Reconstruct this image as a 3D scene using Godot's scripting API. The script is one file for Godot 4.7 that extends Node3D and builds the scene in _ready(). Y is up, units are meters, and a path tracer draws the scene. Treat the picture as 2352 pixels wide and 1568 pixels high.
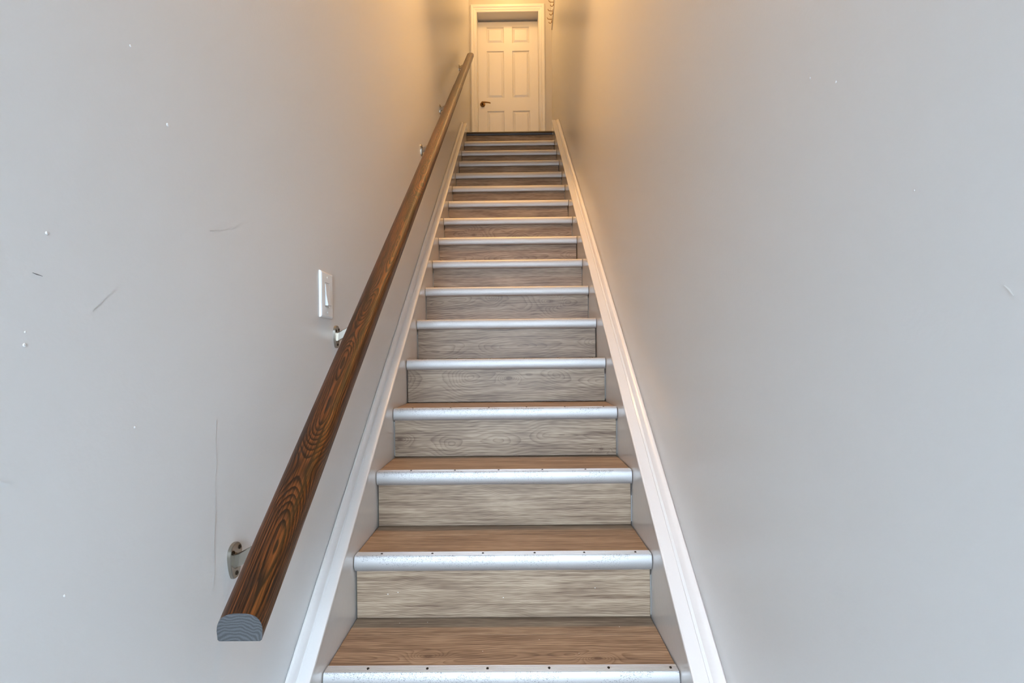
extends Node3D
# A steep enclosed staircase seen from its foot. x across, y up, -z up the stairs; the lower hall floor is y = 0.

const EYE := 1.336          # camera height
const RISE := 0.18979
const RUN := 0.23019
const Y1 := 0.56923         # top of the third tread (the lowest one in the picture)
const Z1 := 1.16609         # distance of its nosing
const HALF := 0.435         # half the clear width between the skirt boards
const LAND_Y := 3.617       # upper landing
const LAND_Z := 4.849
const DOOR_Z := 6.0
const STEPS_TOP := 15       # index of the last aluminium nosing (0 = lowest in the picture)

var rng := RandomNumberGenerator.new()
var M := {}

func _ready() -> void:
	rng.seed = 7
	# ---------- camera, sky, exposure ----------
	var cam := Camera3D.new()
	cam.name = "camera"
	add_child(cam)
	cam.position = Vector3(0.04465, EYE, 0)
	cam.rotation = Vector3(0, 0.00833, -0.01002)
	cam.near = 0.05
	cam.far = 60.0
	cam.projection = Camera3D.PROJECTION_FRUSTUM
	cam.size = cam.near * 1568.0 / 1100.0
	cam.frustum_offset = Vector2(0, cam.near * 35.0 / 1100.0)
	cam.current = true
	var we := WorldEnvironment.new()
	we.name = "world_environment"
	var env := Environment.new()
	var sky := Sky.new()
	var sm := ProceduralSkyMaterial.new()
	sm.sky_top_color = Color(0.79, 0.90, 1.0)
	sm.sky_horizon_color = Color(0.83, 0.922, 1.0)
	sm.ground_horizon_color = Color(0.62, 0.64, 0.66)
	sm.ground_bottom_color = Color(0.45, 0.46, 0.47)
	env.background_energy_multiplier = SKY
	sky.sky_material = sm
	env.background_mode = Environment.BG_SKY
	env.sky = sky
	env.tonemap_mode = Environment.TONE_MAPPER_LINEAR
	env.tonemap_exposure = 1.04
	env.sdfgi_enabled = true
	env.ssao_enabled = true
	env.ssil_enabled = true
	we.environment = env
	add_child(we)
	make_materials()
	build_shell()
	build_lamps()
	build_staircase()
	build_skirts()
	build_door()
	build_handrail()
	build_switch()
	build_coat_rack()

const SKY := 36.0
const LANDING_LAMP := 0.44
const LANDING_COLOR := Color(1.0, 0.79, 0.515)
const UPPER_LAMP := 0.66
const STAIR_LAMP := 6.0
const STAIR_COLOR := Color(1.0, 0.775, 0.48)

# ---------------------------------------------------------------- helpers
func tri(st: SurfaceTool, a: Vector3, b: Vector3, c: Vector3, na: Vector3, nb: Vector3, nc: Vector3, ua := Vector2.ZERO, ub := Vector2.ZERO, uc := Vector2.ZERO) -> void:
	var g := (b - a).cross(c - a)
	if g.length_squared() < 1e-18:
		return
	var flip := g.dot(na + nb + nc) > 0.0
	st.set_normal(na); st.set_uv(ua); st.add_vertex(a)
	if flip:
		st.set_normal(nc); st.set_uv(uc); st.add_vertex(c)
		st.set_normal(nb); st.set_uv(ub); st.add_vertex(b)
	else:
		st.set_normal(nb); st.set_uv(ub); st.add_vertex(b)
		st.set_normal(nc); st.set_uv(uc); st.add_vertex(c)

func flat_uv(p: Vector3, n: Vector3, s: Vector2, o: Vector2) -> Vector2:
	var a := n.abs()
	if a.y >= a.x and a.y >= a.z:
		return Vector2(p.x * s.x, p.z * s.y) + o
	if a.z >= a.x:
		return Vector2(p.x * s.x, -p.y * s.y) + o
	return Vector2(p.z * s.x, -p.y * s.y) + o

func ftri(st: SurfaceTool, a: Vector3, b: Vector3, c: Vector3, n: Vector3, s := Vector2.ONE, o := Vector2.ZERO) -> void:
	tri(st, a, b, c, n, n, n, flat_uv(a, n, s, o), flat_uv(b, n, s, o), flat_uv(c, n, s, o))

func fquad(st: SurfaceTool, a: Vector3, b: Vector3, c: Vector3, d: Vector3, n: Vector3, s := Vector2.ONE, o := Vector2.ZERO) -> void:
	ftri(st, a, b, c, n, s, o)
	ftri(st, a, c, d, n, s, o)

func new_st() -> SurfaceTool:
	var st := SurfaceTool.new()
	st.begin(Mesh.PRIMITIVE_TRIANGLES)
	return st

# a box from lo to hi with chamfered edges
func add_box(st: SurfaceTool, lo: Vector3, hi: Vector3, bev := 0.0, s := Vector2.ONE, o := Vector2.ZERO) -> void:
	var c := (lo + hi) / 2.0
	var h := (hi - lo) / 2.0
	bev = min(bev, min(h.x, min(h.y, h.z)) * 0.9)
	for ax in 3:
		var u := (ax + 1) % 3
		var v := (ax + 2) % 3
		for sg in [-1.0, 1.0]:
			var n := Vector3.ZERO
			n[ax] = sg
			var q: Array[Vector3] = []
			for k in [[-1, -1], [1, -1], [1, 1], [-1, 1]]:
				var p := Vector3.ZERO
				p[ax] = sg * h[ax]
				p[u] = k[0] * (h[u] - bev)
				p[v] = k[1] * (h[v] - bev)
				q.append(c + p)
			fquad(st, q[0], q[1], q[2], q[3], n, s, o)
	if bev <= 0.0:
		return
	for ax in 3:
		var u := (ax + 1) % 3
		var v := (ax + 2) % 3
		for su in [-1.0, 1.0]:
			for sv in [-1.0, 1.0]:
				var q: Array[Vector3] = []
				for e in [-1.0, 1.0]:
					var p := Vector3.ZERO
					p[ax] = e * (h[ax] - bev)
					p[u] = su * h[u]
					p[v] = sv * (h[v] - bev)
					var r := p
					r[u] = su * (h[u] - bev)
					r[v] = sv * h[v]
					if e < 0:
						q.append(c + p); q.append(c + r)
					else:
						q.append(c + r); q.append(c + p)
				var n := Vector3.ZERO
				n[u] = su
				n[v] = sv
				fquad(st, q[0], q[1], q[2], q[3], n.normalized(), s, o)
	for sx in [-1.0, 1.0]:
		for sy in [-1.0, 1.0]:
			for sz in [-1.0, 1.0]:
				var k := Vector3(sx, sy, sz)
				ftri(st, c + k * Vector3(h.x, h.y - bev, h.z - bev), c + k * Vector3(h.x - bev, h.y, h.z - bev), c + k * Vector3(h.x - bev, h.y - bev, h.z), k.normalized(), s, o)

# polygon (in the plane of axes u, v at origin) extruded along w, with an optional bevel at the far end
func add_prism(st: SurfaceTool, poly: PackedVector2Array, org: Vector3, u: Vector3, v: Vector3, w: Vector3, bev := 0.0) -> void:
	var idx := Geometry2D.triangulate_polygon(poly)
	var wn := w.normalized()
	var inner := poly
	if bev > 0.0:
		var off := Geometry2D.offset_polygon(poly, -bev, Geometry2D.JOIN_MITER)
		if off.size() == 1 and off[0].size() == poly.size():
			# start both rings at matching corners
			var best := 0
			for k in poly.size():
				if off[0][k].distance_to(poly[0]) < off[0][best].distance_to(poly[0]):
					best = k
			inner = PackedVector2Array()
			for k in poly.size():
				inner.append(off[0][(best + k) % poly.size()])
			if inner[1].distance_to(poly[1]) > 4.0 * bev + 0.5 * poly[0].distance_to(poly[1]):
				inner = poly
	var at := func(p: Vector2, d: float) -> Vector3: return org + u * p.x + v * p.y + wn * d
	var len := w.length()
	for t in range(0, idx.size(), 3):
		ftri(st, at.call(poly[idx[t]], 0.0), at.call(poly[idx[t + 1]], 0.0), at.call(poly[idx[t + 2]], 0.0), -wn)
		ftri(st, at.call(inner[idx[t]], len), at.call(inner[idx[t + 1]], len), at.call(inner[idx[t + 2]], len), wn)
	var cen := Vector2.ZERO
	for p in poly:
		cen += p / poly.size()
	var cw := Geometry2D.is_polygon_clockwise(poly)
	for k in poly.size():
		var a := poly[k]
		var b := poly[(k + 1) % poly.size()]
		var e := (b - a).normalized()
		var n2 := Vector2(e.y, -e.x) * (-1.0 if cw else 1.0)
		var n := u * n2.x + v * n2.y
		fquad(st, at.call(a, 0.0), at.call(b, 0.0), at.call(b, len - bev), at.call(a, len - bev), n)
		if bev > 0.0:
			var a2 := inner[k]
			var b2 := inner[(k + 1) % poly.size()]
			fquad(st, at.call(a, len - bev), at.call(b, len - bev), at.call(b2, len), at.call(a2, len), (n + wn).normalized())

# closed or open profile swept through frames (each: origin, x axis = profile x, y axis = profile y); smooth where the profile turns by less than crease
func add_sweep(st: SurfaceTool, prof: PackedVector2Array, frames: Array, closed := true, caps := true, us := 1.0, vs := 1.0, crease := 0.6, u0 := 0.0) -> void:
	var n := prof.size()
	var segs := n if closed else n - 1
	var cw := Geometry2D.is_polygon_clockwise(prof)
	var sgn := -1.0 if cw else 1.0
	var fn: Array[Vector2] = []
	for k in segs:
		var e := (prof[(k + 1) % n] - prof[k]).normalized()
		fn.append(Vector2(e.y, -e.x) * sgn)
	var run := 0.0
	var v0 := 0.0
	var vv: Array[float] = [0.0]
	for k in segs:
		v0 += prof[k].distance_to(prof[(k + 1) % n]) * vs
		vv.append(v0)
	for f in range(frames.size() - 1):
		var A: Transform3D = frames[f]
		var B: Transform3D = frames[f + 1]
		var d := A.origin.distance_to(B.origin)
		for k in segs:
			var n0 := fn[k]
			var n1 := fn[k]
			var pk := (k - 1 + segs) % segs
			var nk := (k + 1) % segs
			if (closed or k > 0) and absf(fn[k].angle_to(fn[pk])) < crease:
				n0 = (fn[k] + fn[pk]).normalized()
			if (closed or k < segs - 1) and absf(fn[k].angle_to(fn[nk])) < crease:
				n1 = (fn[k] + fn[nk]).normalized()
			var p := prof[k]
			var q := prof[(k + 1) % n]
			var a := A.origin + A.basis.x * p.x + A.basis.y * p.y
			var b := A.origin + A.basis.x * q.x + A.basis.y * q.y
			var c := B.origin + B.basis.x * q.x + B.basis.y * q.y
			var e := B.origin + B.basis.x * p.x + B.basis.y * p.y
			var xa := A.basis.x.normalized()
			var ya := A.basis.y.normalized()
			var xb := B.basis.x.normalized()
			var yb := B.basis.y.normalized()
			var na := xa * n0.x + ya * n0.y
			var nb := xa * n1.x + ya * n1.y
			var nc := xb * n1.x + yb * n1.y
			var ne := xb * n0.x + yb * n0.y
			var ua := Vector2(u0 + run * us, vv[k])
			var ub := Vector2(u0 + run * us, vv[k + 1])
			var uc := Vector2(u0 + (run + d) * us, vv[k + 1])
			var ue := Vector2(u0 + (run + d) * us, vv[k])
			tri(st, a, b, c, na, nb, nc, ua, ub, uc)
			tri(st, a, c, e, na, nc, ne, ua, uc, ue)
		run += d
	if caps:
		var idx := Geometry2D.triangulate_polygon(prof)
		for side in 2:
			var T: Transform3D = frames[0] if side == 0 else frames[frames.size() - 1]
			var O: Transform3D = frames[1] if side == 0 else frames[frames.size() - 2]
			var nn := T.basis.x.cross(T.basis.y).normalized()
			if nn.dot(T.origin - O.origin) < 0:
				nn = -nn
			for t in range(0, idx.size(), 3):
				var q: Array[Vector3] = []
				for j in 3:
					var p := prof[idx[t + j]]
					q.append(T.origin + T.basis.x * p.x + T.basis.y * p.y)
				tri(st, q[0], q[1], q[2], nn, nn, nn, prof[idx[t]] * vs, prof[idx[t + 1]] * vs, prof[idx[t + 2]] * vs)

# round tube through points
func add_tube(st: SurfaceTool, pts: Array, rad: float, sides := 10) -> void:
	var prof := PackedVector2Array()
	for k in sides:
		var a := TAU * k / sides
		prof.append(Vector2(cos(a), sin(a)) * rad)
	var frames := []
	var prev := Vector3.ZERO
	for k in pts.size():
		var t: Vector3 = (pts[min(k + 1, pts.size() - 1)] - pts[max(k - 1, 0)]).normalized()
		var x := prev
		if x == Vector3.ZERO:
			x = t.cross(Vector3.UP if absf(t.y) < 0.9 else Vector3.RIGHT)
		x = (x - t * x.dot(t)).normalized()
		prev = x
		frames.append(Transform3D(Basis(x, t.cross(x), t), pts[k]))
	add_sweep(st, prof, frames, true, true, 1, 1, 2.0)

# profile (radius, height) turned about an axis
func add_lathe(st: SurfaceTool, prof: PackedVector2Array, org: Vector3, axis: Vector3, sides := 24) -> void:
	var up := axis.normalized()
	var x := up.cross(Vector3.FORWARD if absf(up.z) < 0.9 else Vector3.UP).normalized()
	var z := x.cross(up)
	for k in range(prof.size() - 1):
		var e := (prof[k + 1] - prof[k]).normalized()
		var n2 := Vector2(e.y, -e.x)
		for j in sides:
			var a0 := TAU * j / sides
			var a1 := TAU * (j + 1) / sides
			var d0 := x * cos(a0) + z * sin(a0)
			var d1 := x * cos(a1) + z * sin(a1)
			var n0 := (d0 * n2.x + up * n2.y).normalized()
			var n1 := (d1 * n2.x + up * n2.y).normalized()
			var p0 := org + d0 * prof[k].x + up * prof[k].y
			var p1 := org + d1 * prof[k].x + up * prof[k].y
			var p2 := org + d1 * prof[k + 1].x + up * prof[k + 1].y
			var p3 := org + d0 * prof[k + 1].x + up * prof[k + 1].y
			tri(st, p0, p1, p2, n0, n1, n1)
			tri(st, p0, p2, p3, n0, n1, n0)

func mesh_of(st: SurfaceTool) -> ArrayMesh:
	st.index()
	st.generate_tangents()
	return st.commit()

func obj(called: String, st: SurfaceTool, mat: Material, parent: Node = self) -> MeshInstance3D:
	return put(called, mesh_of(st), mat, parent)

func put(called: String, mesh: Mesh, mat: Material, parent: Node = self) -> MeshInstance3D:
	var o := MeshInstance3D.new()
	o.name = called
	o.mesh = mesh
	o.material_override = mat
	parent.add_child(o, true)
	var base := String(o.name)
	if base != called:   # Godot numbers repeats chair2, chair3 ...; ours take three digits
		var k := 1
		while parent.has_node("%s_%03d" % [called, k]):
			k += 1
		o.name = "%s_%03d" % [called, k]
	return o

func structure(o: Node, label: String, category: String) -> void:
	o.set_meta("kind", "structure")
	o.set_meta("label", label)
	o.set_meta("category", category)

func tag(o: Node, label: String, category: String, group := "") -> void:
	o.set_meta("label", label)
	o.set_meta("category", category)
	if group:
		o.set_meta("group", group)

func thing(called: String, at := Vector3.ZERO) -> Node3D:
	var o := Node3D.new()
	var k := 0
	o.name = called
	while has_node(String(o.name)):
		k += 1
		o.name = "%s_%03d" % [called, k]
	add_child(o, true)
	o.position = at
	return o

# ---------------------------------------------------------------- materials
func plain(c: Color, rough: float, spec := 0.5, metal := 0.0) -> StandardMaterial3D:
	var m := StandardMaterial3D.new()
	m.albedo_color = c
	m.roughness = rough
	m.metallic_specular = spec
	m.metallic = metal
	return m

func noise_tex(seed_: int, freq: float, octaves: int, size: int, normal: bool, bump := 2.0) -> NoiseTexture2D:
	var n := FastNoiseLite.new()
	n.seed = seed_
	n.noise_type = FastNoiseLite.TYPE_SIMPLEX_SMOOTH
	n.frequency = freq
	n.fractal_octaves = octaves
	var t := NoiseTexture2D.new()
	t.width = size
	t.height = size
	t.seamless = true
	t.noise = n
	t.as_normal_map = normal
	t.bump_strength = bump
	return t

func paint(c: Color, rough: float, scale: float, strength: float, spec := 0.5) -> StandardMaterial3D:
	var m := plain(c, rough, spec)
	m.normal_enabled = true
	m.normal_texture = M.peel
	m.normal_scale = strength
	m.uv1_triplanar = true
	m.uv1_world_triplanar = true
	m.uv1_scale = Vector3.ONE * scale
	return m

func fnl(seed_: int, freq: float, oct := 1) -> FastNoiseLite:
	var n := FastNoiseLite.new()
	n.seed = seed_
	n.frequency = freq
	n.noise_type = FastNoiseLite.TYPE_SIMPLEX_SMOOTH
	n.fractal_type = FastNoiseLite.FRACTAL_FBM if oct > 1 else FastNoiseLite.FRACTAL_NONE
	n.fractal_octaves = oct
	return n

# a board sawn through growth rings: w x h pixels, mm per pixel; knots = [x, y, radius] in mm
# pith: height of the heart line across the board, depth: how far below the face it lies, wave: how much that varies along the board
func wood(w: int, h: int, mm: float, seed_: int, pith: float, depth: float, wave: float, ring: float, knots: Array, light: Color, dark: Color, contrast: float, pores: float, wander: float, lowf := 0.0021) -> Image:
	var low := fnl(seed_, lowf, 2)
	var warp := fnl(seed_ + 1, 0.016, 2)
	var fine := fnl(seed_ + 2, 1.0, 1)
	var mid := fnl(seed_ + 3, 0.13, 2)
	var tone := fnl(seed_ + 4, 0.02, 2)
	var data := PackedByteArray()
	data.resize(w * h * 3)
	var k := 0
	for j in h:
		var y := j * mm
		for i in w:
			var x := i * mm
			var d := depth + low.get_noise_2d(x, y * 0.1) * wave
			var yy := y - pith + low.get_noise_2d(x * 0.7 + 900.0, 50.0) * wave * 0.5
			var r := sqrt(yy * yy + d * d) + warp.get_noise_2d(x * 0.35, y * 0.9) * wander
			var near := 0.0
			for kn in knots:
				var ex: float = (x - kn[0]) / kn[2]
				var ey: float = (y - kn[1]) / kn[2]
				var q := ex * ex * 0.22 + ey * ey
				if q < 12.0:
					r += exp(-q * 0.55) * ring * 7.0
					near = maxf(near, exp(-q * 5.0))
			var f := r / ring
			f -= floorf(f)
			var band := f * f * f if f < 0.9 else (1.0 - f) * 7.29
			var streak := fine.get_noise_2d(x * 0.018, y * 1.3) * 0.6 + mid.get_noise_2d(x * 0.022, y) * 0.75
			var t := contrast * band + near * 0.6 + pores * streak + tone.get_noise_2d(x * 0.12, y * 1.2) * 0.32 + 0.30
			var c := light.lerp(dark, clampf(t, 0.0, 1.0))
			data[k] = int(c.r * 255.0)
			data[k + 1] = int(c.g * 255.0)
			data[k + 2] = int(c.b * 255.0)
			k += 3
	return Image.create_from_data(w, h, false, Image.FORMAT_RGB8, data)

func wood_mat(img: Image, rough: float, spec := 0.4) -> StandardMaterial3D:
	var m := StandardMaterial3D.new()
	img.generate_mipmaps()
	m.albedo_texture = ImageTexture.create_from_image(img)
	m.roughness = rough
	m.metallic_specular = spec
	return m

const LAM_L := Color(0.665, 0.575, 0.485)
const LAM_D := Color(0.375, 0.29, 0.225)
const OAK_L := Color(0.49, 0.30, 0.155)
const OAK_D := Color(0.145, 0.10, 0.075)

func make_materials() -> void:
	M.peel = noise_tex(3, 0.035, 3, 512, true, 3.0)
	M.wall = paint(Color(0.855, 0.85, 0.845), 0.33, 5.0, 0.10)
	M.end_wall = paint(Color(0.755, 0.73, 0.69), 0.4, 3.0, 0.1)
	M.ceiling = paint(Color(0.88, 0.88, 0.87), 0.8, 3.0, 0.2)
	M.skirt = paint(Color(0.81, 0.80, 0.79), 0.10, 2.0, 0.04, 0.9)
	M.trim = paint(Color(0.815, 0.79, 0.775), 0.3, 2.0, 0.15)
	M.door = paint(Color(0.88, 0.865, 0.84), 0.38, 2.0, 0.06)
	M.mark = plain(Color(0.92, 0.92, 0.915), 0.4)
	M.scuff = plain(Color(0.40, 0.40, 0.40), 0.6)
	M.gap = plain(Color(0.10, 0.09, 0.08), 0.9)
	M.caulk = plain(Color(0.66, 0.65, 0.63), 0.6)
	M.plastic = plain(Color(0.93, 0.93, 0.925), 0.28)
	M.rocker = plain(Color(0.86, 0.86, 0.865), 0.3)
	M.steel = plain(Color(0.66, 0.63, 0.59), 0.27, 0.5, 1.0)
	M.iron = plain(Color(0.20, 0.16, 0.12), 0.4, 0.5, 0.8)
	M.bronze = plain(Color(0.50, 0.36, 0.20), 0.35, 0.5, 0.8)
	M.screw = plain(Color(0.16, 0.14, 0.12), 0.5, 0.5, 0.6)
	M.concrete = paint(Color(0.55, 0.54, 0.52), 0.9, 2.0, 0.3)
	M.stain = plain(Color(0.16, 0.085, 0.05), 0.4)
	# laminate planks
	M.riser = []
	for q in [
		[11, 128.0, 20.0, 90.0, 11.0, [[62.0, 126.0, 17.0], [850.0, 170.0, 9.0]], 0.5],
		[23, 420.0, 120.0, 60.0, 5.5, [], 0.30],
		[37, 90.0, 20.0, 90.0, 10.0, [[480.0, 90.0, 16.0], [695.0, 22.0, 8.0]], 0.5],
		[41, 140.0, 10.0, 70.0, 9.0, [], 0.45],
		[59, 80.0, 20.0, 90.0, 11.0, [[720.0, 84.0, 16.0]], 0.5],
		[73, -260.0, 90.0, 60.0, 5.5, [], 0.30],
	]:
		M.riser.append(wood_mat(wood(1024, 224, 0.9, q[0], q[1], q[2], q[3], q[4], q[5], LAM_L, LAM_D, q[6] * 0.85, 0.5, 5.0), 0.42))
	M.tread = []
	for q in [
		[83, 112.0, 14.0, 46.0, 9.0, [[270.0, 108.0, 16.0], [705.0, 116.0, 14.0]], 0.5],
		[97, 430.0, 90.0, 60.0, 5.5, [], 0.34],
		[103, -160.0, 60.0, 60.0, 5.5, [], 0.34],
	]:
		M.tread.append(wood_mat(wood(1024, 288, 0.9, q[0], q[1], q[2], q[3], q[4], q[5], LAM_L, LAM_D, q[6], 0.5, 3.0), 0.4))
	# stained oak of the handrail: one texel is a millimetre
	M.oak = wood_mat(wood(2048, 180, 1.0, 131, 62.0, 18.0, 54.0, 4.4, [], OAK_L, OAK_D, 1.75, 0.75, 2.6, 0.0019), 0.34, 0.4)
	M.oak_end = wood_mat(end_grain(), 0.7)
	# aluminium with pits where feet have worn it
	M.alu = plain(Color(0.76, 0.74, 0.73), 0.54, 0.5, 0.75)
	M.alu.albedo_texture = ImageTexture.create_from_image(pitted(300))
	M.alu_worn = plain(Color(0.76, 0.74, 0.73), 0.54, 0.5, 0.75)
	M.alu_worn.albedo_texture = ImageTexture.create_from_image(pitted(3000))
	M.alu_top = plain(Color(0.76, 0.73, 0.71), 0.5, 0.5, 0.8)

func end_grain() -> Image:
	var w := 160
	var h := 100
	var n := fnl(201, 0.03, 2)
	var f := fnl(203, 0.35, 2)
	var im := Image.create(w, h, false, Image.FORMAT_RGB8)
	for j in h:
		for i in w:
			var dx := i - 62.0 + n.get_noise_2d(i * 0.6, j * 0.6) * 10.0
			var dy := 128.0 - j
			var r := sqrt(dx * dx * 0.55 + dy * dy) + n.get_noise_2d(i * 0.45, j * 0.45 + 300.0) * 9.0
			var b := 0.5 + 0.5 * sin(r * 0.62)
			var t := clampf(0.25 + 0.6 * b + f.get_noise_2d(i, j) * 0.35, 0.0, 1.0)
			im.set_pixel(i, j, Color(0.335, 0.335, 0.34).lerp(Color(0.215, 0.21, 0.21), t))
	return im

func pitted(count: int) -> Image:
	var w := 1024
	var h := 64
	var r := RandomNumberGenerator.new()
	r.seed = 19
	var n := fnl(301, 0.5, 2)
	var cl := fnl(303, 0.01, 2)
	var im := Image.create(w, h, false, Image.FORMAT_RGB8)
	for j in h:
		for i in w:
			var t := 0.95 + n.get_noise_2d(i, j) * 0.07
			im.set_pixel(i, j, Color(t, t, t))
	for k in count:
		var x := r.randi_range(0, w - 2)
		var y := int(absf(r.randfn(0.0, 0.28)) * h)
		if y > h - 2 or cl.get_noise_2d(x, y) < -0.25 + 0.35 * y / h:
			continue
		var g := r.randf_range(0.52, 0.84)
		for q in [[0, 0], [r.randi_range(0, 1), r.randi_range(0, 1)]]:
			im.set_pixel(x + q[0], y + q[1], Color(g, g, g))
	return im

# ---------------------------------------------------------------- geometry of the flight
func step_y(i: float) -> float:
	return Y1 + RISE * i

func step_z(i: float) -> float:
	return Z1 + RUN * i

func line_y(z: float) -> float:        # height of the nosing line at distance z
	return Y1 + (z - Z1) / RUN * RISE

const WL := 0.488
const WR := 0.508

# ---------------------------------------------------------------- room
func wall_side(sg: float, near: float, far: float) -> SurfaceTool:
	# inner face straight along the stairs, easing outwards at the landing
	var p := PackedVector2Array([Vector2(-2.7, near), Vector2(4.75, near), Vector2(DOOR_Z + 0.35, far), Vector2(DOOR_Z + 0.35, 0.75), Vector2(-2.7, 0.75)])
	var st := new_st()
	add_prism(st, p, Vector3(0, -0.05, 0), Vector3(0, 0, -1), Vector3(sg, 0, 0), Vector3(0, 6.55, 0))
	return st

func build_shell() -> void:
	var wl := obj("wall_left", wall_side(-1, WL, 0.509), M.wall)
	structure(wl, "long painted grey stairwell wall on the left, behind the dark wooden handrail", "wall")
	var wr := obj("wall_right", wall_side(1, WR, 0.536), M.wall)
	structure(wr, "long bare painted grey stairwell wall on the right of the stairs", "wall")
	marks(wl, wr)
	# landing wall with the doorway
	var st := new_st()
	var z0 := -DOOR_Z - 0.2
	var z1 := -DOOR_Z
	add_box(st, Vector3(-0.60, 2.9, z0), Vector3(-0.428, 6.45, z1))
	add_box(st, Vector3(0.389, 2.9, z0), Vector3(0.62, 6.45, z1))
	add_box(st, Vector3(-0.428, EYE + 4.34, z0), Vector3(0.389, 6.45, z1))
	structure(obj("wall_back", st, M.end_wall), "narrow wall around the white door at the top of the stairs", "wall")
	# room behind the door is closed off
	st = new_st()
	add_box(st, Vector3(-0.75, -0.12, z0 - 0.14), Vector3(0.75, 6.45, z0 - 0.04))
	structure(obj("wall_beyond", st, M.wall), "plain wall closing the space behind the white door", "wall")
	# lower hall: floor, end wall with the open entrance
	st = new_st()
	add_box(st, Vector3(-0.75, -0.12, -6.6), Vector3(0.75, 0.0, 2.75))
	structure(obj("floor", st, M.concrete), "floor of the lower hall at the foot of the stairs", "floor")
	st = new_st()
	add_box(st, Vector3(-0.75, 3.35, -DOOR_Z - 0.3), Vector3(0.75, LAND_Y, -LAND_Z - 0.005), 0.0, Vector2(1.1, 3.5))
	structure(obj("floor_001", st, M.tread[1]), "upper landing floor in front of the white door", "floor")
	st = new_st()
	add_box(st, Vector3(-0.75, 0, 2.6), Vector3(-0.47, 4.64, 2.75))
	add_box(st, Vector3(0.47, 0, 2.6), Vector3(0.75, 4.64, 2.75))
	add_box(st, Vector3(-0.47, 2.75, 2.6), Vector3(0.47, 4.64, 2.75))
	structure(obj("wall_front", st, M.wall), "wall with the open entrance at the foot of the stairs", "wall")
	# ceilings: low over the lower flight, a drop, high over the landing
	st = new_st()
	var hole := 0.062
	var cz := -STAIR_LAMP_Z
	add_box(st, Vector3(-0.75, 4.64, cz + hole), Vector3(0.75, 4.9, 2.75))
	add_box(st, Vector3(-0.75, 4.64, -3.0), Vector3(0.75, 4.9, cz - hole))
	add_box(st, Vector3(-0.75, 4.64, cz - hole), Vector3(-hole, 4.9, cz + hole))
	add_box(st, Vector3(hole, 4.64, cz - hole), Vector3(0.75, 4.9, cz + hole))
	add_box(st, Vector3(-0.75, 4.9, -3.0), Vector3(0.75, 6.5, -2.85))
	add_box(st, Vector3(-hole, 4.85, cz - hole), Vector3(hole, 4.9, cz + hole))
	structure(obj("ceiling", st, M.ceiling), "white ceiling over the lower part of the stairwell", "ceiling")
	st = new_st()
	add_box(st, Vector3(-0.75, 6.30, -DOOR_Z - 0.35), Vector3(0.75, 6.5, -2.85))
	structure(obj("ceiling_001", st, M.ceiling), "white ceiling high over the upper landing", "ceiling")
	st = new_st()
	add_box(st, Vector3(-8, -0.5, 2.75), Vector3(8, -0.13, 16))
	structure(obj("floor_002", st, M.concrete), "concrete ground outside the entrance at the foot of the stairs", "ground")

func strip(pts: Array, width: float, sg: float, wall: float) -> SurfaceTool:
	# a hairline ridge of paint lying on the wall; pts are (height, distance)
	var st := new_st()
	var fr := []
	for k in pts.size():
		var p: Vector2 = pts[k]
		var t: Vector2 = (pts[min(k + 1, pts.size() - 1)] - pts[max(k - 1, 0)]).normalized()
		var nrm := Vector2(-t.y, t.x)
		var w := width * (0.35 if k == 0 or k == pts.size() - 1 else 1.0)
		fr.append(Transform3D(Basis(Vector3(0, nrm.x, -nrm.y) * w, Vector3(-sg, 0, 0), Vector3(0, t.x, -t.y)), Vector3(sg * (wall + 0.0004), p.x, -p.y)))
	add_sweep(st, PackedVector2Array([Vector2(-0.5, 0), Vector2(-0.2, 0.0010), Vector2(0.2, 0.0010), Vector2(0.5, 0)]), fr, true, true)
	return st

func blob(sg: float, wall: float, y: float, z: float, r: float, h: float) -> SurfaceTool:
	var st := new_st()
	add_lathe(st, PackedVector2Array([Vector2(r, 0), Vector2(r * 0.8, h * 0.7), Vector2(r * 0.4, h), Vector2(0.0001, h)]), Vector3(sg * (wall + 0.0002), y, -z), Vector3(-sg, 0, 0), 10)
	return st

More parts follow.
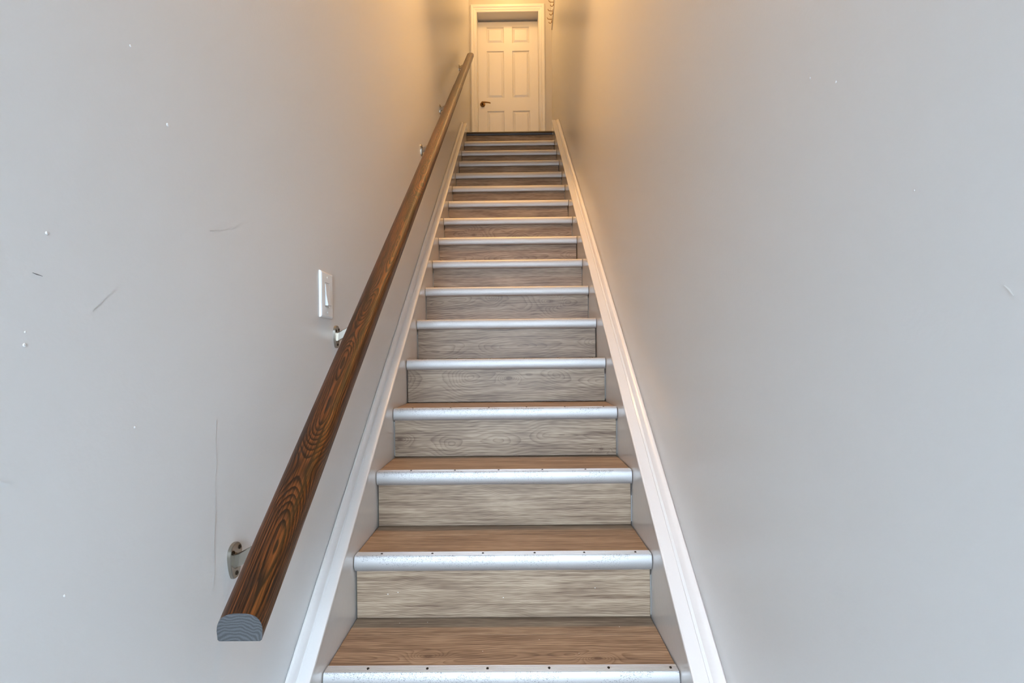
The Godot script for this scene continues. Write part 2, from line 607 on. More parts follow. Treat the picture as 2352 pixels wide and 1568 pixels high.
func marks(wl: Node, wr: Node) -> void:
	var V := func(a: Array) -> Array:
		var o := []
		for k in range(0, a.size(), 2):
			o.append(Vector2(a[k], a[k + 1]))
		return o
	obj("paint_crack", strip(V.call([1.232, .845, 1.19, .842, 1.15, .844, 1.118, .839, 1.07, .840, 1.02, .835, 0.97, .836, .938, .831]), 0.0010, -1, WL), M.mark, wl)
	obj("paint_crack", strip(V.call([1.561, .832, 1.569, .854, 1.575, .874, 1.581, .894, 1.588, .910, 1.599, .923]), 0.0016, -1, WL), M.wall, wl)
	obj("scuff", strip(V.call([1.434, .524, 1.433, .529, 1.432, .535]), 0.0014, -1, WL), M.scuff, wl)
	obj("scuff", strip(V.call([1.213, .489, 1.209, .496, 1.21, .504]), 0.0018, -1, WL), M.wall, wl)
	obj("paint_scratch", strip(V.call([1.399, .598, 1.415, .615, 1.431, .633]), 0.0010, -1, WL), M.wall, wl)
	for p in [[1.774, .663, .0022], [1.698, .733, .003], [1.354, .515, .0024], [1.368, .516, .0016], [1.061, .558, .002], [1.243, .664, .0022], [1.482, .541, .0024], [1.535, .76, .0013], [1.915, 1.111, .002]]:
		obj("paint_bump", blob(-1, WL, p[0], p[1], p[2], p[2] * 0.45), M.wall, wl)
	for p in [[.988, .864], [.934, .880]]:
		obj("nail_hole", blob(-1, WL, p[0], p[1], .0012, .0002), M.gap, wl)
	obj("paint_scratch", strip(V.call([1.399, .4575, 1.394, .453, 1.388, .449]), 0.0022, 1, WR), M.mark, wr)
	for p in [[1.726, .692, .002], [1.836, .807, .0014], [1.599, .802, .0012], [1.766, .752, .0022], [1.524, .559, .0013], [2.006, 1.309, .0015], [.698, 1.027, .0013]]:
		obj("paint_bump", blob(1, WR, p[0], p[1], p[2], p[2] * 0.45), M.wall, wr)

# ---------------------------------------------------------------- lamps (both just above the frame)
const STAIR_LAMP_Z := 2.05

func build_lamps() -> void:
	# flush lamps in the high ceiling
	var em := plain(Color(0.95, 0.9, 0.8), 0.3)
	em.emission_enabled = true
	em.emission = Color(1.0, 0.80, 0.50)
	em.emission_energy_multiplier = 2.0
	flush_lamp(-5.3, LANDING_LAMP, em, "round flush ceiling lamp glowing warm over the upper landing")
	flush_lamp(-3.8, UPPER_LAMP, em, "round flush ceiling lamp glowing warm over the upper steps")
	var t: Node3D
	var st: SurfaceTool
	# recessed lamp over the lower flight
	t = thing("ceiling_downlight", Vector3(0, 4.64, -STAIR_LAMP_Z))
	st = new_st()
	add_lathe(st, PackedVector2Array([Vector2(0.058, 0.03), Vector2(0.062, -0.002), Vector2(0.085, -0.006), Vector2(0.088, -0.0005)]), Vector3.ZERO, Vector3.UP, 32)
	obj("trim_ring", st, M.plastic, t)
	st = new_st()
	add_lathe(st, PackedVector2Array([Vector2(0.0001, 0.012), Vector2(0.03, 0.013), Vector2(0.058, 0.02)]), Vector3.ZERO, Vector3.DOWN * -1.0, 32)
	obj("bulb", st, em, t)
	tag(t, "recessed round downlight glowing warm in the low ceiling above the lower steps", "lamp")
	var s := SpotLight3D.new()
	s.name = "downlight_light"
	s.light_color = STAIR_COLOR
	s.light_energy = STAIR_LAMP
	s.light_size = 0.05
	s.spot_range = 12.0
	s.spot_attenuation = 2.0
	s.spot_angle = 52.0
	s.spot_angle_attenuation = 1.0
	s.shadow_enabled = true
	t.add_child(s)
	s.position = Vector3(0, -0.012, 0)
	s.rotation = Vector3(-PI / 2, 0, 0)

func flush_lamp(z: float, energy: float, em: Material, label: String) -> void:
	var t := thing("ceiling_light", Vector3(0, 6.30, z))
	var st := new_st()
	add_lathe(st, PackedVector2Array([Vector2(0.0001, 0), Vector2(0.115, 0), Vector2(0.115, -0.022), Vector2(0.10, -0.028), Vector2(0.0001, -0.028)]), Vector3.ZERO, Vector3.UP, 32)
	obj("base_plate", st, M.steel, t)
	st = new_st()
	var dome := PackedVector2Array()
	for k in 9:
		var a := PI / 2 * k / 8.0
		dome.append(Vector2(max(0.0001, 0.098 * cos(a)), -0.028 - 0.06 * sin(a)))
	add_lathe(st, dome, Vector3.ZERO, Vector3.UP, 32)
	obj("lamp_shade", st, em, t)
	tag(t, label, "lamp")
	var l := OmniLight3D.new()
	l.name = "lamp_light"
	l.light_color = LANDING_COLOR
	l.light_energy = energy
	l.light_size = 0.09
	l.omni_range = 12.0
	l.omni_attenuation = 2.0
	l.shadow_enabled = true
	t.add_child(l)
	l.position = Vector3(0, -0.20, 0)

# ---------------------------------------------------------------- staircase
func sweep_x(p: PackedVector2Array, vs: float) -> SurfaceTool:
	var st := new_st()
	var fr := []
	for x in [-HALF + 0.0022, HALF - 0.0022]:
		fr.append(Transform3D(Basis(Vector3(0, 0, 1), Vector3(0, 1, 0), Vector3(1, 0, 0)), Vector3(x, 0, 0)))
	add_sweep(st, p, fr, true, true, 1.0, vs, 0.75)
	return st

# profiles: x = towards the foot of the stairs, y = up; the front top corner is the origin
func nosing_mesh() -> SurfaceTool:
	return sweep_x(PackedVector2Array([Vector2(0.0, 0.0), Vector2(0.0018, -0.0022), Vector2(0.0036, -0.0075), Vector2(0.0052, -0.0150), Vector2(0.0058, -0.0230), Vector2(0.0050, -0.0310), Vector2(0.0030, -0.0385), Vector2(0.0002, -0.0440), Vector2(-0.0028, -0.0465),
		Vector2(-0.0045, -0.0455), Vector2(-0.0010, -0.0400), Vector2(0.0025, -0.0300), Vector2(0.0032, -0.0200), Vector2(0.0015, -0.0090), Vector2(-0.0020, -0.0040), Vector2(-0.0020, -0.0005)]), 19.0)

func flange_mesh() -> SurfaceTool:
	var p := PackedVector2Array()
	for k in 6:
		var f := -0.0275 + k * 0.0043
		p.append(Vector2(f, -0.0022))
		p.append(Vector2(f + 0.0007, 0.0))
		p.append(Vector2(f + 0.0026, 0.0))
		p.append(Vector2(f + 0.0033, -0.0022))
	p.append_array(PackedVector2Array([Vector2(-0.0018, -0.0012), Vector2(-0.0018, -0.0040), Vector2(-0.0275, -0.0040)]))
	return sweep_x(p, 1.0)

func build_staircase() -> void:
	var t := thing("staircase", Vector3(0, 0, -0.7))
	tag(t, "steep straight flight of grey-brown wood laminate steps with aluminium nosings between painted skirt boards", "stairs")
	var nm := mesh_of(nosing_mesh())
	var fm := mesh_of(flange_mesh())
	var sst := new_st()
	add_lathe(sst, PackedVector2Array([Vector2(0.0034, -0.001), Vector2(0.0034, 0.0005), Vector2(0.0022, 0.0016), Vector2(0.0006, 0.0016), Vector2(0.0005, 0.0008)]), Vector3.ZERO, Vector3.UP, 10)
	var screw_mesh := mesh_of(sst)
	var order_r := [1, 5, 1, 1, 5, 0, 2, 3, 4, 5, 3, 4, 1, 5, 1, 5, 1, 5, 0]
	var off := t.position
	for i in range(-2, STEPS_TOP + 2):
		var y := step_y(i)
		var z := step_z(i)
		var last := i == STEPS_TOP + 1
		var yb := y - RISE                    # the tread below this riser
		if i == -2:
			yb = 0.0
		if last:
			y = LAND_Y
		# riser
		var rs := new_st()
		var rz := -(z + 0.0125)
		var m: StandardMaterial3D = M.riser[order_r[i + 2] % 6]
		var flip := -1.0 if i > 6 and i % 3 == 0 else 1.0
		var vflip := -1.0 if i > 6 and i % 4 == 1 else 1.0
		add_box(rs, Vector3(-HALF + 0.0035, yb + 0.001, rz - 0.012) - off, Vector3(HALF - 0.0035, y - 0.03, rz) - off, 0.0008, Vector2(flip / 0.9216, vflip / 0.2016), Vector2(0.5 + 0.03 * sin(i * 2.3), 0.5 + vflip * ((y + yb) / 2.0) / 0.2016))
		obj("riser", rs, m, t)
		# caulk where the riser meets the skirt boards
		if i >= -2:
			for sg in [-1.0, 1.0]:
				if not (i in [1, 2, 4] and sg < 0) and not (i in [5, 8] and sg > 0):
					var cs := new_st()
					add_box(cs, Vector3(sg * (HALF - 0.0019) - 0.0010, yb + 0.004 + 0.02 * rng.randf(), rz - 0.002) - off, Vector3(sg * (HALF - 0.0019) + 0.0010, y - 0.05 - 0.05 * rng.randf(), rz + 0.0008) - off, 0.0004)
					obj("caulk", cs, M.caulk, t)
		if last:
			break
		# tread: a wide front plank and a narrower one behind, with a fine joint
		var mt: StandardMaterial3D = M.tread[[0, 1, 2][(i + 3) % 3] if i > 0 else [1, 2, 0, 0][i + 2]]
		var jz := -(z + 0.158)
		var ez := -(z + RUN + 0.022)
		var fz := -(z + 0.0280)
		var ts := new_st()
		var sc := Vector2(1.0 / 0.9216, 1.0 / 0.2592)
		var uo := Vector2(0.5 + 0.03 * sin(i * 1.7), -(fz - off.z) * sc.y + 0.55)
		add_box(ts, Vector3(-HALF + 0.0025, y - 0.028, jz) - off, Vector3(HALF - 0.0025, y - 0.0012, fz) - off, 0.0008, sc, uo)
		obj("tread", ts, mt, t)
		ts = new_st()
		add_box(ts, Vector3(-HALF + 0.0025, y - 0.028, ez) - off, Vector3(HALF - 0.0025, y - 0.0012, jz - 0.0008) - off, 0.0008, Vector2(-sc.x, sc.y), uo)
		obj("tread", ts, M.tread[1] if mt != M.tread[1] else M.tread[2], t)
		# core under the nosing
		ts = new_st()
		add_box(ts, Vector3(-HALF + 0.0004, y - 0.040, fz) - off, Vector3(HALF - 0.0004, y - 0.0045, -(z + 0.0026)) - off)
		obj("tread_edge", ts, M.gap, t)
		# aluminium nosing with its screws
		var n := put("nosing", nm, M.alu_worn if i < 4 else M.alu, t)
		n.position = Vector3(0, y, -z) - off
		n.set_meta("label", "pitted aluminium stair nosing")
		put("grooved_flange", fm, M.alu_top, n)
		if i < 5:
			var sx := -0.330
			if i == 1:
				sx = -0.355
			elif i != 0:
				sx = -0.40 + 0.1 * rng.randf()
			while sx < HALF - 0.012:
				var sc2 := put("screw", screw_mesh, M.screw, n)
				sc2.position = Vector3(sx + rng.randf_range(-0.002, 0.002), 0.0, -0.0135 + rng.randf_range(-0.0012, 0.0012))
				sx += 0.149
	# flecks of white paint on the lowest riser and tread
	for q in [[0.0, 0.628, 1.4022, 0.0013], [-0.34, 0.640, 1.4022, 0.0015], [-0.31, 0.645, 1.4022, 0.0013], [0.27, 0.655, 1.4022, 0.0012]]:
		var ps := new_st()
		add_lathe(ps, PackedVector2Array([Vector2(q[3], 0), Vector2(q[3] * 0.7, 0.0003), Vector2(0.0001, 0.0004)]), Vector3(q[0], q[1], -q[2] - 0.0067) - off, Vector3(0, 0, 1), 8)
		obj("paint_fleck", ps, M.mark, t)
	for q in [[-0.30, 1.385, 0.0011], [-0.22, 1.388, 0.0011], [0.33, 1.36, 0.0011], [0.1, 1.30, 0.0011], [-0.05, 1.25, 0.0011], [0.2, 1.24, 0.0011]]:
		var ps := new_st()
		add_lathe(ps, PackedVector2Array([Vector2(q[2], 0), Vector2(q[2] * 0.7, 0.0003), Vector2(0.0001, 0.0004)]), Vector3(q[0], Y1 - 0.0012, -q[1]) - off, Vector3.UP, 8)
		obj("paint_fleck", ps, M.mark, t)
	# dark stained edge of the landing
	var ls := new_st()
	var prof := PackedVector2Array([Vector2(-0.06, 0), Vector2(-0.003, 0), Vector2(0.004, -0.004), Vector2(0.006, -0.016), Vector2(0.005, -0.030), Vector2(-0.001, -0.038), Vector2(-0.06, -0.038)])
	var fr := []
	for x in [-HALF + 0.002, HALF - 0.002]:
		fr.append(Transform3D(Basis(Vector3(0, 0, 1), Vector3(0, 1, 0), Vector3(1, 0, 0)), Vector3(x, LAND_Y, -LAND_Z) - off))
	add_sweep(ls, prof, fr, true, true, 1.0, 1.0, 0.9)
	var le := obj("landing_nosing", ls, M.stain, t)
	le.set_meta("label", "dark stained wooden landing edge")

# ---------------------------------------------------------------- skirt boards and their cap mouldings
func build_skirts() -> void:
	var tops := {-1.0: 0.089, 1.0: 0.112}
	for sg in [-1.0, 1.0]:
		var wall: float = WL if sg < 0 else WR
		var top: float = tops[sg]
		var z_low := 0.35
		var poly := PackedVector2Array([Vector2(z_low, max(0.0, line_y(z_low) - 0.2) - 0.05), Vector2(z_low, line_y(z_low) + top)])
		var z_hi := 4.865
		poly.append(Vector2(z_hi, line_y(z_hi) + top))
		for k in range(1, 7):
			var a := PI / 2 * k / 6.0
			poly.append(Vector2(z_hi + 0.075 * sin(a), LAND_Y + 0.0 + (line_y(z_hi) + top - LAND_Y) * cos(a)))
		poly.append(Vector2(z_hi + 0.075, LAND_Y - 0.25))
		poly.append(Vector2(1.0, line_y(1.0) - 0.45))
		var st := new_st()
		add_prism(st, poly, Vector3(sg * HALF, 0, 0), Vector3(0, 0, -1), Vector3(0, 1, 0), Vector3(sg * (wall - HALF + 0.03), 0, 0))
		var o := obj("baseboard_left" if sg < 0 else "baseboard_right", st, M.skirt)
		structure(o, "grey painted stair skirt board with white cap moulding, on the %s of the steps" % ("handrail side" if sg < 0 else "right bare wall side"), "skirting")
		# cap: x across from the stair side to the wall, y square to the slope
		var w := wall - HALF + 0.004
		var h0 := 0.0
		var lift := 0.0 if sg < 0 else -0.004
		var prof := PackedVector2Array([Vector2(-0.0015, h0 - 0.002), Vector2(-0.003, h0), Vector2(-0.002, h0 + 0.004), Vector2(0.002, h0 + 0.006),
			Vector2(w * 0.42, h0 + 0.006 + lift * 0.5), Vector2(w * 0.46, h0 + 0.0015 + lift * 0.5), Vector2(w * 0.54, h0 + 0.001 + lift * 0.6), Vector2(w * 0.58, h0 + 0.006 + lift), Vector2(w * 0.66, h0 + 0.013 + lift), Vector2(w * 0.76, h0 + 0.0165 + lift), Vector2(w * 0.87, h0 + 0.016 + lift), Vector2(w * 0.94, h0 + 0.009 + lift), Vector2(w * 0.97, h0 + 0.002 + lift), Vector2(w + 0.02, h0 - 0.002), Vector2(w + 0.02, h0 - 0.012)])
		var th := atan2(RISE, RUN)
		var fr := []
		for z in [z_low, 2.2, 3.6, z_hi]:
			fr.append(Transform3D(Basis(Vector3(sg, 0, 0), Vector3(0, cos(th), sin(th)), Vector3(0, sin(th), -cos(th))), Vector3(sg * HALF, line_y(z) + top, -z)))
		st = new_st()
		add_sweep(st, prof, fr, true, true, 1.0, 1.0, 0.5)
		var c := obj("cap_moulding", st, M.trim, o)
		c.set_meta("label", "white moulded cap")

# ---------------------------------------------------------------- door at the top
func build_door() -> void:
	var t := thing("door_1", Vector3(0, LAND_Y, -DOOR_Z))
	structure(t, "white six-panel door with moulded casing and bronze lever at the top of the stairs", "door")
	var off := t.position
	var xl := -0.404
	var xr := 0.365
	var yt := EYE + 4.312 - LAND_Y
	# moulded casing with mitred corners
	var prof := PackedVector2Array([Vector2(0, 0), Vector2(0, 0.010), Vector2(0.006, 0.014), Vector2(0.018, 0.012), Vector2(0.028, 0.016), Vector2(0.042, 0.014), Vector2(0.052, 0.020), Vector2(0.068, 0.021), Vector2(0.076, 0.017), Vector2(0.080, 0.012), Vector2(0.080, 0)])
	var fr := []
	fr.append(Transform3D(Basis(Vector3(-1, 0, 0), Vector3(0, 0, 1), Vector3(0, 1, 0)), Vector3(xl, 0, 0)))
	fr.append(Transform3D(Basis(Vector3(-1, 1.22, 0), Vector3(0, 0, 1), Vector3(1, 1, 0)), Vector3(xl, yt, 0)))
	fr.append(Transform3D(Basis(Vector3(1, 1.22, 0), Vector3(0, 0, 1), Vector3(1, -1, 0)), Vector3(xr, yt, 0)))
	fr.append(Transform3D(Basis(Vector3(1, 0, 0), Vector3(0, 0, 1), Vector3(0, -1, 0)), Vector3(xr, 0, 0)))
	var st := new_st()
	for k in 3:
		var a: Transform3D = fr[k]
		var b: Transform3D = fr[k + 1]
		var flat_x: Vector3 = [Vector3(-1, 0, 0), Vector3(0, 1, 0), Vector3(1, 0, 0)][k]
		casing_piece(st, prof, a, b, flat_x)
	obj("casing", st, M.door, t)
	# jamb and stops
	st = new_st()
	add_box(st, Vector3(xl - 0.02, 0, -0.19), Vector3(xl, yt + 0.02, 0.002), 0.001)
	add_box(st, Vector3(xr, 0, -0.19), Vector3(xr + 0.02, yt + 0.02, 0.002), 0.001)
	add_box(st, Vector3(xl, yt, -0.19), Vector3(xr, yt + 0.02, 0.002), 0.001)
	add_box(st, Vector3(xl, 0, -0.19), Vector3(xl + 0.006, yt, -0.13), 0.001)
	add_box(st, Vector3(xr - 0.006, 0, -0.19), Vector3(xr, yt, -0.13), 0.001)
	obj("jamb", st, M.door, t)
	# leaf
	var lx := -0.398
	var lw := 0.757
	var ly := 0.008
	var ltop := EYE + 4.287 - LAND_Y
	var lh := ltop - ly
	var zf := -0.132
	var dp := 0.012
	var cols := [[0.1045, 0.327], [0.432, 0.654]]
	var rows := [[0.066, 0.272], [0.372, 0.975], [1.140, 1.80]]
	st = new_st()
	add_box(st, Vector3(lx, ly, zf - 0.035), Vector3(lx + lw, ltop, zf - dp - 0.004))
	var xs := [0.0, cols[0][0], cols[0][1], cols[1][0], cols[1][1], lw]
	for k in [0, 2, 4]:      # stiles and mullion run full height
		add_box(st, Vector3(lx + xs[k], ly, zf - dp - 0.004), Vector3(lx + xs[k + 1], ltop, zf))
	var ys := [0.0, rows[0][0], rows[0][1], rows[1][0], rows[1][1], rows[2][0], rows[2][1], lh]
	for c in cols:
		for k in [0, 2, 4, 6]:
			add_box(st, Vector3(lx + c[0], ltop - ys[k + 1], zf - dp - 0.004), Vector3(lx + c[1], ltop - ys[k], zf))
	var leaf := obj("leaf", st, M.door, t)
	leaf.set_meta("label", "white moulded door leaf")
	for c in cols:
		for r in rows:
			var ps := new_st()
			var a := Vector2(lx + c[0], ltop - r[1])
			var b := Vector2(lx + c[1], ltop - r[0])
			ring(ps, a, b, 0.0, 0.010, zf - 0.0005, zf - dp)
			ring(ps, a, b, 0.010, 0.014, zf - dp, zf - dp)
			ring(ps, a, b, 0.014, 0.036, zf - dp, zf - 0.0015)
			var i := 0.036
			fquad(ps, Vector3(a.x + i, a.y + i, zf - 0.0015), Vector3(b.x - i, a.y + i, zf - 0.0015), Vector3(b.x - i, b.y - i, zf - 0.0015), Vector3(a.x + i, b.y - i, zf - 0.0015), Vector3(0, 0, 1))
			obj("panel", ps, M.door, leaf)
	# lever handle
	var hc := Vector3(-0.350, EYE + 3.232 - LAND_Y, zf)
	st = new_st()
	add_lathe(st, PackedVector2Array([Vector2(0.033, 0), Vector2(0.033, 0.004), Vector2(0.030, 0.008), Vector2(0.018, 0.011), Vector2(0.012, 0.013), Vector2(0.012, 0.048), Vector2(0.0001, 0.048)]), hc, Vector3(0, 0, 1), 28)
	var lever := new_st()
	var lf := []
	for q in [[-0.012, 0.0, 0.052, 1.0], [0.0, 0.001, 0.056, 1.1], [0.03, 0.0, 0.058, 0.95], [0.07, -0.003, 0.057, 0.8], [0.098, -0.006, 0.052, 0.75], [0.104, -0.007, 0.046, 0.6]]:
		lf.append(Transform3D(Basis(Vector3(0, 0.011, 0) * q[3], Vector3(0, 0, 0.007) * q[3], Vector3(1, 0, 0)), hc + Vector3(q[0], q[1], q[2])))
	var circ := PackedVector2Array()
	for k in 14:
		circ.append(Vector2(cos(TAU * k / 14), sin(TAU * k / 14)))
	add_sweep(lever, circ, lf, true, true, 1, 1, 2.0)
	var rose := obj("handle", st, M.bronze, t)
	rose.set_meta("label", "bronze lever handle")
	obj("lever", lever, M.bronze, rose)

func casing_piece(st: SurfaceTool, prof: PackedVector2Array, a: Transform3D, b: Transform3D, flat_x: Vector3) -> void:
	var n := prof.size()
	for k in n - 1:
		var p := prof[k]
		var q := prof[k + 1]
		var e := (q - p).normalized()
		var n2 := Vector2(-e.y, e.x)
		var nn := (flat_x * n2.x + Vector3(0, 0, 1) * n2.y).normalized()
		var A := a.origin + a.basis.x * p.x + a.basis.y * p.y
		var B := a.origin + a.basis.x * q.x + a.basis.y * q.y
		var C := b.origin + b.basis.x * q.x + b.basis.y * q.y
		var D := b.origin + b.basis.x * p.x + b.basis.y * p.y
		fquad(st, A, B, C, D, nn)

func ring(st: SurfaceTool, a: Vector2, b: Vector2, i0: float, i1: float, z0: float, z1: float) -> void:
	var o := [Vector3(a.x + i0, a.y + i0, z0), Vector3(b.x - i0, a.y + i0, z0), Vector3(b.x - i0, b.y - i0, z0), Vector3(a.x + i0, b.y - i0, z0)]
	var q := [Vector3(a.x + i1, a.y + i1, z1), Vector3(b.x - i1, a.y + i1, z1), Vector3(b.x - i1, b.y - i1, z1), Vector3(a.x + i1, b.y - i1, z1)]
	var inw := [Vector3(0, 1, 0), Vector3(-1, 0, 0), Vector3(0, -1, 0), Vector3(1, 0, 0)]
	for k in 4:
		var n: Vector3 = (inw[k] * (z0 - z1) + Vector3(0, 0, i1 - i0)).normalized()
		fquad(st, o[k], o[(k + 1) % 4], q[(k + 1) % 4], q[k], n)

# ---------------------------------------------------------------- handrail
const RX := -0.387
const RZ := 0.737
const RY := 0.9005        # underside of its lower end
const RM := 0.8451        # its slope
const RJ := 3.74          # joint of its two lengths
const REND := 4.86

func rail_profile(sc := 1.0) -> PackedVector2Array:
	var p := PackedVector2Array()
	var w := 0.0358 * sc
	var t := 0.0430 * sc
	p.append(Vector2(w * 0.88, 0))
	p.append(Vector2(w * 0.96, t * 0.05))
	for k in 21:
		var a := PI * k / 20.0
		var c := cos(a)
		var x := w * signf(c) * pow(absf(c), 0.72)
		var y := t * (0.36 + 0.64 * pow(sin(a), 0.86))
		p.append(Vector2(x, y))
	p.append(Vector2(-w * 0.96, t * 0.05))
	p.append(Vector2(-w * 0.88, 0))
	return p

func rail_at(z: float) -> Vector3:
	return Vector3(RX, RY + RM * (z - RZ), -z)

func build_handrail() -> void:
	var t := thing("handrail", Vector3(-WL, RY, -RZ))
	tag(t, "dark stained oak handrail on metal brackets along the left stairwell wall", "handrail")
	var off := t.position
	var B := Basis(Vector3(1, 0, 0), Vector3(0, 1, 0), Vector3(0, 0, 1))
	var prof := rail_profile()
	var st := new_st()
	# grain runs back and forth along the texture so no seam shows
	var u := 0.0
	var fr := []
	var stop := [RZ, 1.6, 2.4, 3.1, RJ]
	for z in stop:
		fr.append(Transform3D(B, rail_at(z) - off))
	add_sweep(st, prof, fr, true, false, 1.0 / 2.048, 1.0 / 0.180, 0.9)
	# upper cut of the lower length
	cap(st, prof, rail_at(RJ) - off, Vector3(0, 0, -1))
	var low := obj("rail", st, M.oak, t)
	st = new_st()
	cap(st, prof, Vector3.ZERO, Vector3(0, 0, 1))
	var end := obj("cut_end", st, M.oak_end, low)
	end.position = rail_at(RZ) - off
	end.set_meta("label", "bare grey end grain of the handrail")
	st = new_st()
	prof = rail_profile(0.955)
	fr = []
	for z in [RJ + 0.0015, 4.3, REND]:
		fr.append(Transform3D(B, rail_at(z) + Vector3(0, 0.0004, 0) - off))
	add_sweep(st, prof, fr, true, true, 1.0 / 2.048, 1.0 / 0.180, 0.9, 0.31)
	obj("rail", st, M.oak, t)
	# wall brackets
	var zs := [0.892, 1.412, 2.742, 3.455, 4.703]
	for z in zs:
		bracket(t, off, z)

func cap(st: SurfaceTool, prof: PackedVector2Array, org: Vector3, n: Vector3) -> void:
	var idx := Geometry2D.triangulate_polygon(prof)
	for k in range(0, idx.size(), 3):
		var q: Array[Vector2] = [prof[idx[k]], prof[idx[k + 1]], prof[idx[k + 2]]]
		var w: Array[Vector3] = []
		var uv: Array[Vector2] = []
		for p in q:
			w.append(org + Vector3(p.x, p.y, 0))
			uv.append(Vector2(0.5 + p.x / 0.078, 1.0 - p.y / 0.046))
		tri(st, w[0], w[1], w[2], n, n, n, uv[0], uv[1], uv[2])

func bracket(t: Node3D, off: Vector3, z: float) -> void:
	var under := rail_at(z)
	var c := Vector3(-WL, under.y - 0.071, -z)          # centre of the wall plate
	var st := new_st()
	var pl := PackedVector2Array([Vector2(-0.0205, 0.018), Vector2(-0.0150, 0.028), Vector2(-0.0060, 0.0335), Vector2(0.0060, 0.0335), Vector2(0.0150, 0.028), Vector2(0.0205, 0.018), Vector2(0.0185, -0.004), Vector2(0.0125, -0.026), Vector2(0.0065, -0.0335), Vector2(-0.0065, -0.0335), Vector2(-0.0125, -0.026), Vector2(-0.0185, -0.004)])
	for pass_ in 2:
		var q := PackedVector2Array()
		for k in pl.size():
			q.append(pl[k].lerp(pl[(k + 1) % pl.size()], 0.25))
			q.append(pl[k].lerp(pl[(k + 1) % pl.size()], 0.75))
		pl = q
	var pf := []
	for q in [[0.0, 1.0], [0.0035, 1.0], [0.0052, 0.97], [0.006, 0.91]]:
		pf.append(Transform3D(Basis(Vector3(0, 0, -1) * q[1], Vector3(0, 1, 0) * lerpf(1.0, q[1], 0.6), Vector3(1, 0, 0)), c - off + Vector3(q[0], 0, 0)))
	add_sweep(st, pl, pf, true, true, 1, 1, 1.2)
	# boss and arm: a flat bar standing on edge that rises to the rail
	var bar := PackedVector2Array([Vector2(-0.0034, -0.0110), Vector2(0.0034, -0.0110), Vector2(0.0045, -0.0095), Vector2(0.0045, 0.0095), Vector2(0.0034, 0.0110), Vector2(-0.0034, 0.0110), Vector2(-0.0045, 0.0095), Vector2(-0.0045, -0.0095)])
	var fr := []
	var pts := [[0.004, 0.0, 1.3], [0.009, 0.001, 1.08], [0.018, 0.005, 1.0], [0.055, 0.026, 0.95], [0.082, 0.045, 0.85], [0.096, 0.058, 0.75], [0.100, 0.071, 0.7]]
	for k in pts.size():
		var q: Array = pts[k]
		var a: Array = pts[max(k - 1, 0)]
		var b: Array = pts[min(k + 1, pts.size() - 1)]
		var d := Vector2(b[0] - a[0], b[1] - a[1]).normalized()
		fr.append(Transform3D(Basis(Vector3(0, 0, -1) * q[2], Vector3(-d.y, d.x, 0) * q[2], Vector3(d.x, d.y, 0)), c - off + Vector3(q[0], q[1], 0)))
	add_sweep(st, bar, fr, true, true, 1, 1, 0.4)
	# saddle screwed under the rail
	var sd := PackedVector2Array([Vector2(-0.010, 0), Vector2(-0.010, -0.003), Vector2(0.010, -0.003), Vector2(0.010, 0)])
	var sf := []
	for dz in [-0.03, 0.0, 0.03]:
		sf.append(Transform3D(Basis(Vector3(1, 0, 0), Vector3(0, 1, 0), Vector3(0, 0, 1)), rail_at(z + dz) - off))
	add_sweep(st, sd, sf)
	var br := obj("bracket", st, M.steel, t)
	br.set_meta("label", "brushed metal wall bracket")
	for p in [[-0.0105, 0.0175], [0.0105, 0.0215], [0.0005, -0.0235]]:
		var ss := new_st()
		add_lathe(ss, PackedVector2Array([Vector2(0.0042, 0.0), Vector2(0.0042, 0.0010), Vector2(0.0030, 0.0018), Vector2(0.0014, 0.0018), Vector2(0.0012, 0.0006), Vector2(0.0001, 0.0006)]), c - off + Vector3(0.0058, p[1], -p[0]), Vector3(1, 0, 0), 14)
		obj("screw", ss, M.iron, br)

# ---------------------------------------------------------------- light switch
func build_switch() -> void:
	var c := Vector3(-WL, 1.5135, -1.3365)
	var t := thing("light_switch", c)
	tag(t, "white rocker light switch on a white plate on the left wall beside the handrail", "switch")
	var U := Vector3(0, 0, -1)
	var W := Vector3(0.0065, 0, 0)
	var hw := 0.0415
	var hh := 0.0635
	var st := new_st()
	# plate with a window: four bars, bevelled on the outside
	frame_plate(st, hw, hh, 0.0172, 0.0340, 0.0065, 0.0045)
	obj("wall_plate", st, M.plastic, t)
	# switch body in the window and the tilted rocker
	st = new_st()
	add_box(st, Vector3(0.001, -0.0335, -0.0168), Vector3(0.0052, 0.0335, 0.0168), 0.0006)
	obj("switch_frame", st, M.plastic, t)
	st = new_st()
	var pr := PackedVector2Array([Vector2(-0.0300, 0.003), Vector2(0.0300, 0.003), Vector2(0.0300, 0.0068), Vector2(0.001, 0.0088), Vector2(-0.0285, 0.0135), Vector2(-0.0300, 0.0125)])
	var fr := []
	for z in [-0.0128, 0.0128]:
		fr.append(Transform3D(Basis(Vector3(0, 1, 0), Vector3(1, 0, 0), Vector3(0, 0, 1)), Vector3(0, 0, z)))
	add_sweep(st, pr, fr, true, true, 1, 1, 0.3)
	var rk := obj("rocker", st, M.rocker, t)
	rk.set_meta("label", "white tilted switch rocker")
	for y in [0.0484, -0.0484]:
		st = new_st()
		add_lathe(st, PackedVector2Array([Vector2(0.0030, 0), Vector2(0.0030, 0.0008), Vector2(0.0018, 0.0014), Vector2(0.0001, 0.0014)]), Vector3(0.0065, y, 0), Vector3(1, 0, 0), 12)
		obj("screw", st, M.plastic, t)

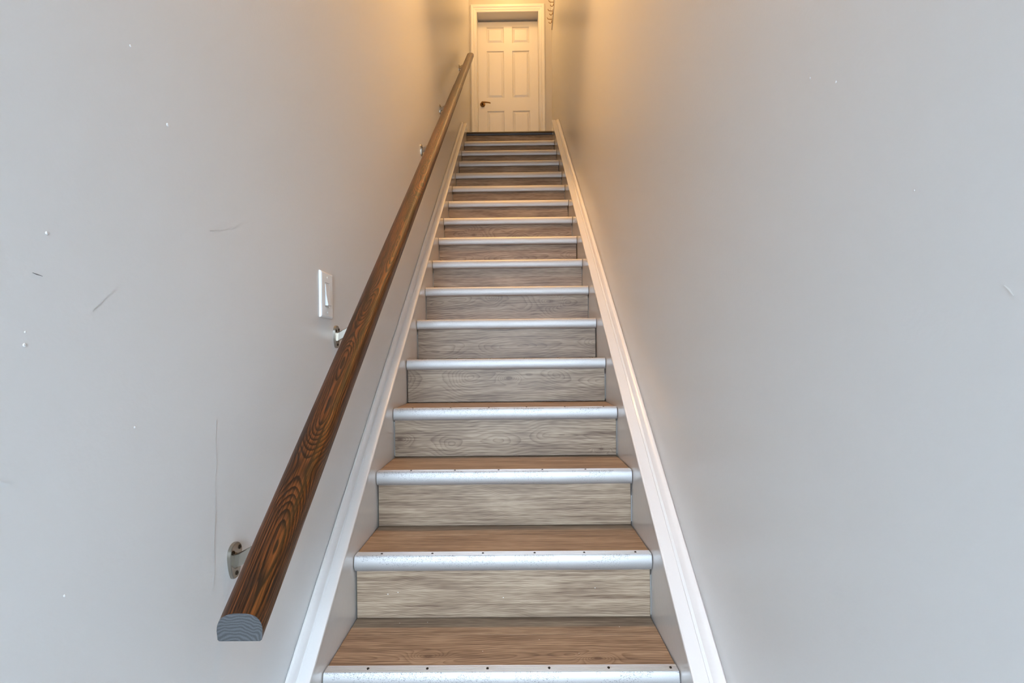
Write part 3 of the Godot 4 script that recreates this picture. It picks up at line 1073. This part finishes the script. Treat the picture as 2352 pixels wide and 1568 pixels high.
func frame_plate(st: SurfaceTool, hw: float, hh: float, iw: float, ih: float, th: float, bev: float) -> void:
	# rings of (half width, half height, proud of wall)
	var rings := [[hw, hh, 0.0], [hw, hh, th * 0.35], [hw - bev * 0.35, hh - bev * 0.35, th * 0.8], [hw - bev, hh - bev, th], [iw, ih, th], [iw, ih, 0.001]]
	var sgn := [[-1, -1], [1, -1], [1, 1], [-1, 1]]
	for k in range(rings.size() - 1):
		var a: Array = rings[k]
		var b: Array = rings[k + 1]
		for j in 4:
			var p: Array = sgn[j]
			var q: Array = sgn[(j + 1) % 4]
			var A := Vector3(a[2], a[1] * p[1], -a[0] * p[0])
			var B := Vector3(a[2], a[1] * q[1], -a[0] * q[0])
			var C := Vector3(b[2], b[1] * q[1], -b[0] * q[0])
			var D := Vector3(b[2], b[1] * p[1], -b[0] * p[0])
			var side := Vector3(0, [-1, 0, 1, 0][j], -[0, 1, 0, -1][j])
			var shrink: float = a[0] - b[0]
			var n: Vector3 = (side * (b[2] - a[2]) + Vector3(1, 0, 0) * shrink).normalized()
			fquad(st, A, B, C, D, n)

# ---------------------------------------------------------------- coat rack high on the right wall
func build_coat_rack() -> void:
	var near := 4.95
	var far := 5.86
	var y := EYE + 3.985
	var x := 0.532
	var t := thing("coat_rack", Vector3(x, y, -(near + far) / 2))
	tag(t, "painted wall rail with bronze double coat hooks high on the right wall near the door", "coat rack")
	var off := t.position
	var st := new_st()
	add_box(st, Vector3(x - 0.017, y, -far) - off, Vector3(x + 0.003, y + 0.085, -near) - off, 0.004)
	obj("board", st, M.trim, t)
	var z := far - 0.115
	while z > near + 0.05:
		var b := Vector3(x - 0.017, y + 0.045, -z) - off
		st = new_st()
		add_box(st, b + Vector3(-0.0035, -0.030, -0.007), b + Vector3(0.0, 0.026, 0.007), 0.0015)
		add_tube(st, [b + Vector3(-0.002, 0.006, 0), b + Vector3(-0.012, 0.008, 0), b + Vector3(-0.036, 0.009, 0), b + Vector3(-0.047, 0.013, 0), b + Vector3(-0.054, 0.022, 0), b + Vector3(-0.056, 0.031, 0)], 0.0034)
		add_tube(st, [b + Vector3(-0.003, -0.010, 0), b + Vector3(-0.006, -0.026, 0), b + Vector3(-0.013, -0.037, 0), b + Vector3(-0.023, -0.040, 0), b + Vector3(-0.033, -0.034, 0), b + Vector3(-0.038, -0.024, 0)], 0.0034)
		var h := obj("hook", st, M.bronze, t)
		h.set_meta("label", "bronze double coat hook")
		z -= 0.139
